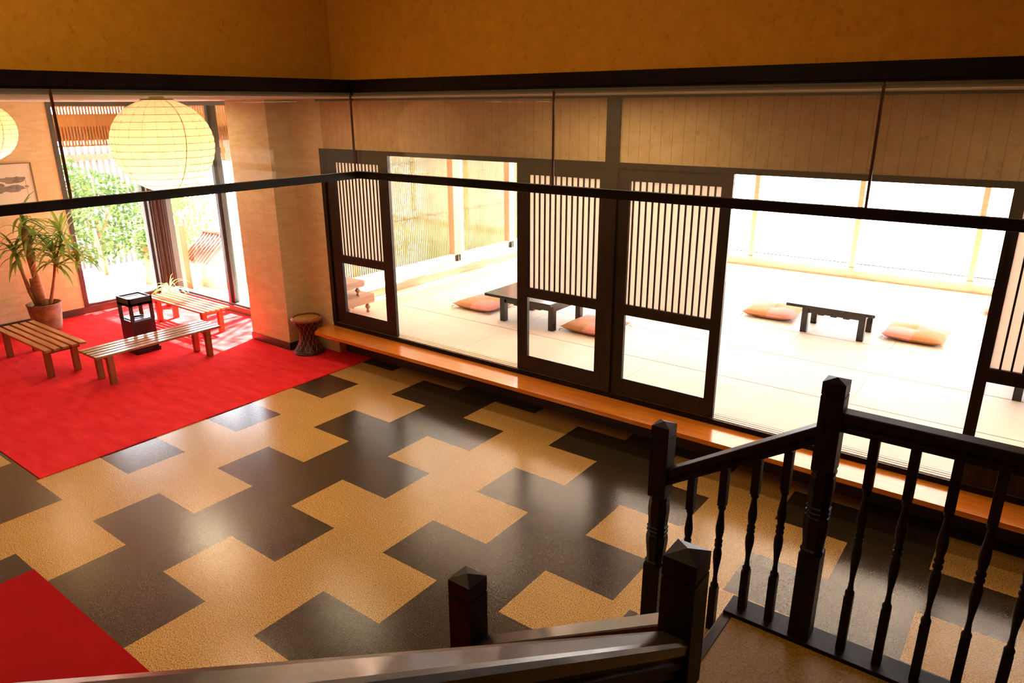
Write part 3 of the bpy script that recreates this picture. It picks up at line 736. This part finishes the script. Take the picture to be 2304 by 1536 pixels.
b = MB(); b.box(SX0, SX1, 1.156, 1.30, .30, ZL + .02, bev=.003); _p(b, 'curb', 'dark_wood', r)
b = MB(); b.prism([(SX0, 1.18), (SX1 - .02, 1.18), (SX1 - .02, -.57), (SX1, -.57), (SX1, 1.285), (SX0, 1.285)], .001, .30); _p(b, 'side_panel', 'dark_wood', r)
b = MB()
for k in range(12):    # upper flight rising toward the viewer
    zt = ZL + .176 * (k + 1); ya = YN - .05 - .275 * k
    b.box(4.66, SX1, ya - .29, ya, zt - .05, zt); b.box(4.66, SX1, ya - .03, ya - .0, zt - .176, zt - .05)
_p(b, 'upper_flight', 'landing', r)
b = MB(); b.bar((4.64, YN - .1, ZL - .12), (4.64, YN - 3.3, ZL - .12 + 3.2 * .64), .04, .30); _p(b, 'stringer', 'dark_wood', r)

def newel(b, x, y, zb, cap):
    """square newel with turned middle and pyramid cap; zt = apex"""
    zt = cap + .015; H = cap + .04 - zb; w = .046
    b.box(x - w, x + w, y - w, y + w, cap - .055, cap)
    b.add([(x - w, y - w, cap), (x + w, y - w, cap), (x + w, y + w, cap), (x - w, y + w, cap), (x, y, zt)], [(0, 1, 4), (1, 2, 4), (2, 3, 4), (3, 0, 4), (3, 2, 1, 0)])
    b.box(x - w * .93, x + w * .93, y - w * .93, y + w * .93, cap - .062, cap - .055)
    b.box(x - w, x + w, y - w, y + w, zb + H * .66, cap - .062)
    b.box(x - w, x + w, y - w, y + w, zb, zb + H * .34)
    s2 = 1.25; t0, t1 = zb + H * .34, zb + H * .66; h = t1 - t0
    prof = [(.040, 0), (.046, .02), (.046, .04), (.036, .06), (.037, .12), (.047, .30), (.049, .38), (.044, .44), (.037, .455), (.046, .47), (.046, .50), (.037, .515), (.046, .53), (.046, .555), (.039, .57), (.042, .66), (.047, .78), (.044, .90), (.038, .94), (.046, .96), (.046, .98), (.042, 1.0)]
    b.lathe([((.043 + (a - .043) * .65) * 1.2, t * h) for a, t in prof], (x, y, t0), 8, rot=PI / 8, smooth=False)
def baluster(b, x, y, zb, zt):
    H = zt - zb; w = .0185
    b.box(x - w, x + w, y - w, y + w, zb, zb + H * .27)
    b.box(x - w, x + w, y - w, y + w, zb + H * .78, zt)
    t0 = zb + H * .27; h = H * .51
    prof = [(.017, 0), (.0195, .02), (.0195, .04), (.013, .06), (.010, .14), (.0125, .22), (.020, .36), (.021, .43), (.017, .48), (.0125, .495), (.019, .51), (.019, .535), (.0125, .55), (.019, .565), (.019, .585), (.014, .60), (.020, .68), (.021, .74), (.015, .86), (.012, .94), (.0185, .96), (.0185, .98), (.016, 1)]
    b.lathe([(a, t * h) for a, t in prof], (x, y, t0), 14)
PR0 = [(-.024, -.105), (.024, -.105), (.024, -.085), (.018, -.080), (.018, -.062), (.030, -.055), (.037, -.040), (.037, -.005), (.033, 0), (-.033, 0), (-.037, -.005), (-.037, -.040), (-.030, -.055), (-.018, -.062), (-.018, -.080), (-.024, -.085)]
PR = [(a * .95, z * .86) for a, z in PR0]
NX2, NX1 = 4.631, 3.881; SL = .64
def rail_z(x): return 1.587 + (x - 4.568) * .634 if True else 0
# far railing
r = thing('stair_railing', 'dark turned wooden railing along the far side of the landing, nearest the sliding doors', 'railing', (NX2, YR, ZL))
b = MB(); newel(b, NX2, YR, ZL + .02, 1.795); _p(b, 'newel_post', 'dark_wood', r)
b = MB(); newel(b, NX1, YR, .17, 1.390); _p(b, 'newel_post', 'dark_wood', r)
b = MB(); b.sweep(PR, (NX2 + .045, YR, 1.672), (SX1, YR, 1.672)); _p(b, 'handrail', 'dark_wood', r)
za, zb2 = 1.594, 1.200
zr = lambda x: 1.579 + (x - 4.574) * .639
b = MB(); b.sweep(PR, (NX1 + .045, YR, zr(NX1 + .045)), (NX2 - .03, YR, zr(NX2 - .03))); _p(b, 'handrail', 'dark_wood', r)
for x in (4.808, 4.958, 5.107, 5.252, 5.398, 5.54, 5.68, 5.82, 5.96):
    b = MB(); baluster(b, x, YR, ZL + .02, 1.584); _p(b, 'baluster', 'dark_wood', r)
for x, zb_ in ((4.048, .34), (4.205, .34), (4.352, ZL + .02), (4.482, ZL + .02)):
    b = MB(); baluster(b, x, YR, zb_, zr(x) - .088); _p(b, 'baluster', 'dark_wood', r)
# near railing with its upper flight
r = thing('stair_railing', 'dark wooden railing in the foreground with worn handrail running out at lower left', 'railing', (NX2, YN, ZL))
b = MB(); newel(b, NX2, YN, ZL, 1.795); _p(b, 'newel_post', 'dark_wood', r)
b = MB(); newel(b, NX1, YN, .17, 1.390); _p(b, 'newel_post', 'dark_wood', r)
zr2 = lambda x: 1.562 + (x - 4.565) * .638
b = MB(); b.sweep(PR, (NX1 + .045, YN, zr2(NX1 + .045)), (NX2 - .03, YN, zr2(NX2 - .03))); _p(b, 'handrail', 'rail_wood', r)
for x in (4.06, 4.21, 4.36, 4.49):
    b = MB(); baluster(b, x, YN, (.34 if x > 4.003 else .17) if x < SX0 else ZL, zr2(x) - .088); _p(b, 'baluster', 'dark_wood', r)
zu = lambda y: 1.608 + (-.376 - y) * .642
PU = [(-.030, -.16), (.030, -.16), (.030, -.13), (.022, -.125), (.022, -.10), (.034, -.09), (.034, -.07), (.026, -.064), (.026, -.052), (.040, -.042), (.042, -.012), (.034, -.002), (.022, 0), (-.022, 0), (-.034, -.002), (-.042, -.012), (-.040, -.042), (-.026, -.052), (-.026, -.064), (-.034, -.07), (-.034, -.09), (-.022, -.10), (-.022, -.125), (-.030, -.13)]
PT = [p for p in PU if p[1] > -.06]; PB = [p for p in PU if p[1] <= -.05]
b = MB(); b.sweep(PT, (NX2, YN - .046, zu(YN - .046)), (NX2, YN - 2.9, zu(YN - 2.9))); _p(b, 'handrail', 'rail_wood', r)
b = MB(); b.sweep(PB, (NX2, YN - .046, zu(YN - .046)), (NX2, YN - 2.9, zu(YN - 2.9))); _p(b, 'lower_moulding', 'dark_wood', r)
for k in range(9):
    y = YN - .17 - .145 * k
    b = MB(); baluster(b, NX2, y, zu(y) - .98, zu(y) - .155); _p(b, 'baluster', 'dark_wood', r)

# ------------------------------------------------------------------ outdoors
b = MB(); b.box(-22, 14, 3.99, 26, -.15, -.10); b.box(-22, -6.0, -6, 3.99, -.15, -.10); struct(b.build('ground', 'gravel'))
def foliage(b, c, rad, cnt, size, seed, mi=0, squash=1):
    rg = random.Random(seed)
    for k in range(cnt):
        while True:
            u = Vector((rg.uniform(-1, 1), rg.uniform(-1, 1), rg.uniform(-1, 1)))
            if .35 < u.length < 1: break
        p = Vector(c) + Vector((u.x * rad[0], u.y * rad[1], u.z * rad[2]))
        d = Vector((rg.gauss(0, 1), rg.gauss(0, 1), rg.gauss(0, .6))).normalized(); e = d.orthogonal().normalized(); f = d.cross(e)
        s = size * rg.uniform(.6, 1.3)
        b.add([p - d * s, p + e * s * .4, p + d * s, p - e * s * .4], [(0, 1, 2, 3)], mi)
    return b
def bush(c, rad, cnt, size, seed, label, mat='bush', cat='bush', trunk=None, name='garden_bush'):
    r = thing(name, label, cat, (c[0], c[1], -.10), 0, 'shrubs outside the windows' if name == 'garden_bush' else 'trees outside the windows')
    b = MB(); foliage(b, c, rad, cnt, size, seed); _p(b, 'foliage', mat, r)
    b = MB(); tr = trunk or .04
    b.tube([(c[0], c[1], -.10), (c[0] + .03, c[1], c[2] * .5), (c[0], c[1] + .02, c[2])], tr, 8)
    for k in range(4):
        a = k * PI / 2 + .4; b.tube([(c[0], c[1], c[2] * .6), (c[0] + math.cos(a) * rad[0] * .5, c[1] + math.sin(a) * rad[1] * .5, c[2] + rad[2] * .3)], tr * .4, 5)
    _p(b, 'trunk', 'trunk', r)
    return r
bush((-7.75, 3.25, 1.55), (.35, .45, .62), 750, .06, 1, 'tall broad leaved garden shrub outside the left window, left side', trunk=.03)
bush((-8.75, 4.1, .95), (.55, 1.0, .85), 2600, .06, 2, 'dense garden hedge shrub against the lattice fence outside', 'bush')
bush((-8.75, 5.75, .75), (.6, .6, .7), 900, .06, 3, 'pale yellow green shrub at the right end of the lattice fence', 'bush_light')
bush((-7.4, 4.25, .55), (.18, .18, .3), 260, .06, 4, 'small dark stemmed garden tree in front of the hedge', 'bush', trunk=.09, name='garden_tree', cat='tree')
bush((-7.2, 7.0, 1.0), (.9, .6, .8), 1300, .06, 5, 'leafy green shrub behind the garden hut, seen through the corner window', 'bush_light')
bush((-7.6, 9.8, 1.9), (1.5, 1.0, 1.3), 1500, .09, 6, 'big blurred green tree beyond the garden hut', 'bush', name='garden_tree', cat='tree', trunk=.1)
# garden hut with tiled roof
r = thing('garden_hut', 'low garden hut with red tiled roof and pale wall outside the corner window', 'hut', (-6.3, 5.0, -.1))
b = MB(); b.prism([(-6.62, 4.68), (-5.98, 4.68), (-5.98, 5.36), (-6.62, 5.36)], -.1, .44)
b.add([(-5.98, 4.68, .44), (-5.98, 5.36, .44), (-5.98, 5.02, .76), (-6.02, 4.68, .44), (-6.02, 5.36, .44), (-6.02, 5.02, .76)], [(0, 1, 2), (5, 4, 3), (0, 2, 5, 3), (1, 4, 5, 2)]); _p(b, 'wall', 'plaster', r)
b = MB(); rx0, rx1 = -6.78, -6.00
b.add([(rx0, 4.55, .36), (rx1, 4.55, .36), (rx1, 5.02, .78), (rx0, 5.02, .78), (rx0, 5.49, .36), (rx1, 5.49, .36), (rx0, 4.55, .33), (rx1, 4.55, .33), (rx0, 5.02, .74), (rx1, 5.02, .74), (rx0, 5.49, .33), (rx1, 5.49, .33)],
    [(0, 1, 2, 3), (3, 2, 5, 4), (7, 6, 8, 9), (9, 8, 10, 11), (0, 6, 7, 1), (4, 5, 11, 10), (0, 3, 8, 6), (3, 4, 10, 8), (1, 7, 9, 2), (2, 9, 11, 5)])
for k in range(9):
    x = rx0 + .03 + k * .09
    b.tube([(x, 4.54, .37), (x, 5.02, .79)], .018, 6); b.tube([(x, 5.50, .37), (x, 5.02, .79)], .018, 6)
b.tube([(rx0, 5.02, .80), (rx1, 5.02, .80)], .035, 8)
_p(b, 'roof', 'clay', r)
tag(boxobj('garden_post', 'post_wood', (-6.52, -6.37, 4.36, 4.46, -.1, 1.0)), 'orange wooden post just outside the corner window', 'post')
b = MB(); b.tube([(-7.2, 3.4, -.1), (-7.22, 3.42, .6), (-7.25, 3.4, 1.0)], .03, 8)
tag(b.build('garden_stake', 'fence_wood'), 'thin pinkish trunk standing in the gravel outside the left window', 'post')

# outer lattice fence
r = thing('lattice_fence', 'tall lattice fence of pale vertical slats behind the garden shrubs', 'fence', (-9.6, 4, -.1))
b = MB(); y = .5
while y < 8.2:
    b.box(-9.63, -9.60, y, y + .05, -.1, 2.35); y += .115
_p(b, 'vertical_slats', 'fence_grey', r)
b = MB(); b.box(-9.60, -9.56, .5, 8.2, 1.92, 2.04); b.box(-9.60, -9.56, .5, 8.2, .2, .3); b.box(-9.60, -9.56, .5, 8.2, 2.30, 2.36); _p(b, 'cross_rail', 'fence_wood', r)
# wooden valance lattice under the eaves (left and back)
def valance(label, ax, c0, a0, a1, zs, bands):
    r = thing('eaves_lattice', label, 'lattice screen', (c0, a0, 2.4) if ax == 1 else (a0, c0, 2.4))
    def bx(b, p0, p1, q0, q1, z0, z1):
        if ax == 1: b.box(q0, q1, p0, p1, z0, z1)
        else: b.box(p0, p1, q0, q1, z0, z1)
    b = MB(); t = a0
    while t < a1: bx(b, t, t + .020, c0 - .012, c0 + .012, zs[0], zs[-1]); t += .043
    _p(b, 'vertical_slats', 'screen_wood', r)
    for z0, z1, front in bands:
        sg = (1 if ax == 1 else -1) * (1 if front else -1); q = sorted((c0 + sg * .013, c0 + sg * .030)); b = MB(); bx(b, a0, a1, q[0], q[1], z0, z1); _p(b, 'board', 'screen_wood', r)
    b = MB(); bx(b, a0, a1, c0 - .02, c0 + .02, zs[0] - .02, zs[0]); _p(b, 'bottom_rail', 'screen_wood', r)
valance('brown slatted lattice under the eaves outside the left window', 1, -6.3, 2.2, 4.25, [2.36, 2.99], [(2.62, 2.79, True), (2.42, 2.62, False), (2.885, 2.985, False)])
valance('brown slatted lattice under the eaves outside the back window', 0, 4.25, -6.25, -2.9, [2.16, 2.99], [(2.43, 2.63, False), (2.893, 2.985, False)])
b = MB(); b.box(-7.1, -6.11, 1.5, 4.6, 2.99, 3.06); b.box(-6.0, -2.4, 4.03, 4.65, 2.99, 3.06); struct(b.build('ceiling', 'screen_wood'))   # eaves boards
# reed screen outside the tatami left window
r = thing('reed_screen', 'yellowish reed screen of thin vertical canes outside the tatami room window', 'screen', (-2.75, 6.5, .2))
b = MB(); y = 3.95; k = 0
while y < 9.9:
    b.box(-2.765, -2.745, y, y + .020, -.1, 2.97); y += .041; k += 1
_p(b, 'canes', 'reed', r)
b = MB()
for z in (.35, 1.2, 2.05): b.box(-2.775, -2.762, 3.95, 9.9, z, z + .02)
_p(b, 'cross_cane', 'reed', r)
bush((-5.4, 8.6, .6), (.6, 1.5, .7), 500, .08, 8, 'sunlit yellow green shrub behind the reed screen', 'bush_light')
# tree whose leaves dapple the sun on the carpet
bush((-4.5, 6.5, 5.2), (1.0, .9, .8), 200, .10, 9, 'tall garden tree outside the back window whose leaves dapple the sunlight', 'bush', name='garden_tree', cat='tree', trunk=.06)

# ------------------------------------------------------------------ light
W = bpy.data.worlds.new('world'); S.world = W; W.use_nodes = True
bg = W.node_tree.nodes['Background']; bg.inputs[0].default_value = (.88, .95, 1.04, 1); bg.inputs[1].default_value = 12.0
sd = bpy.data.lights.new('sun', 'SUN'); sd.energy = 130; sd.angle = math.radians(.8); sd.color = (1, .93, .82)
so = bpy.data.objects.new('sun', sd); COL.objects.link(so); so.rotation_euler = Vector((.19, -.717, -1.0)).to_track_quat('-Z', 'Y').to_euler()
def area(name, loc_, rot, sx, sy, e, col):
    d = bpy.data.lights.new(name, 'AREA'); d.shape = 'RECTANGLE'; d.size = sx; d.size_y = sy; d.energy = e; d.color = col
    o = bpy.data.objects.new(name, d); COL.objects.link(o); o.location = loc_; o.rotation_euler = rot; return o
area('atrium_fill_light', (2.4, -.8, 4.9), (0, 0, 0), 2.5, 2.5, 92, (1, .70, .33))  # unseen warm fill light, added to bring up the atrium walls and foreground floor
for (x, y, e, nm) in ((-3.3, 2.55, 22, 'a'), (-.9, -1.6, 26, 'b'), (-.6, 2.75, 9, 'c'), (2.4, 2.85, 16, 'd'), (5.2, 2.85, 4, 'e')):
    area('ceiling_fill_light', (x, y, ZC - .03), (0, 0, 0), 1.2, .12, e, (1, .80, .52))  # added out-of-view fill lights that brighten the left bay and the door wall
def portal(loc_, rot, sx, sy):
    o = area('window_portal', loc_, rot, sx, sy, 1, (1, 1, 1)); o.data.cycles.is_portal = True
portal((XL - .2, 3.2, 1.5), (0, -PI / 2, 0), 2.8, 1.4)
portal((-4.3, YW + .2, 1.5), (-PI / 2, 0, 0), 3.1, 2.8)
portal((-2.45, 6.7, 1.7), (0, -PI / 2, 0), 2.2, 6.1)
portal((3.4, YB + .2, 1.65), (-PI / 2, 0, 0), 11.2, 2.35)

vs_ = S.view_settings; S.display_settings.display_device = 'sRGB'; vs_.view_transform = 'Standard'; vs_.look = 'None'; vs_.exposure = 0; vs_.gamma = 1; vs_.use_curve_mapping = False
cy_ = S.cycles; cy_.use_denoising = True
try: cy_.denoiser = 'OPENIMAGEDENOISE'
except Exception: pass
cy_.max_bounces = 10; cy_.diffuse_bounces = 5; cy_.glossy_bounces = 4; cy_.transparent_max_bounces = 24; cy_.transmission_bounces = 6
cy_.sample_clamp_indirect = 8; cy_.caustics_reflective = False; cy_.caustics_refractive = False
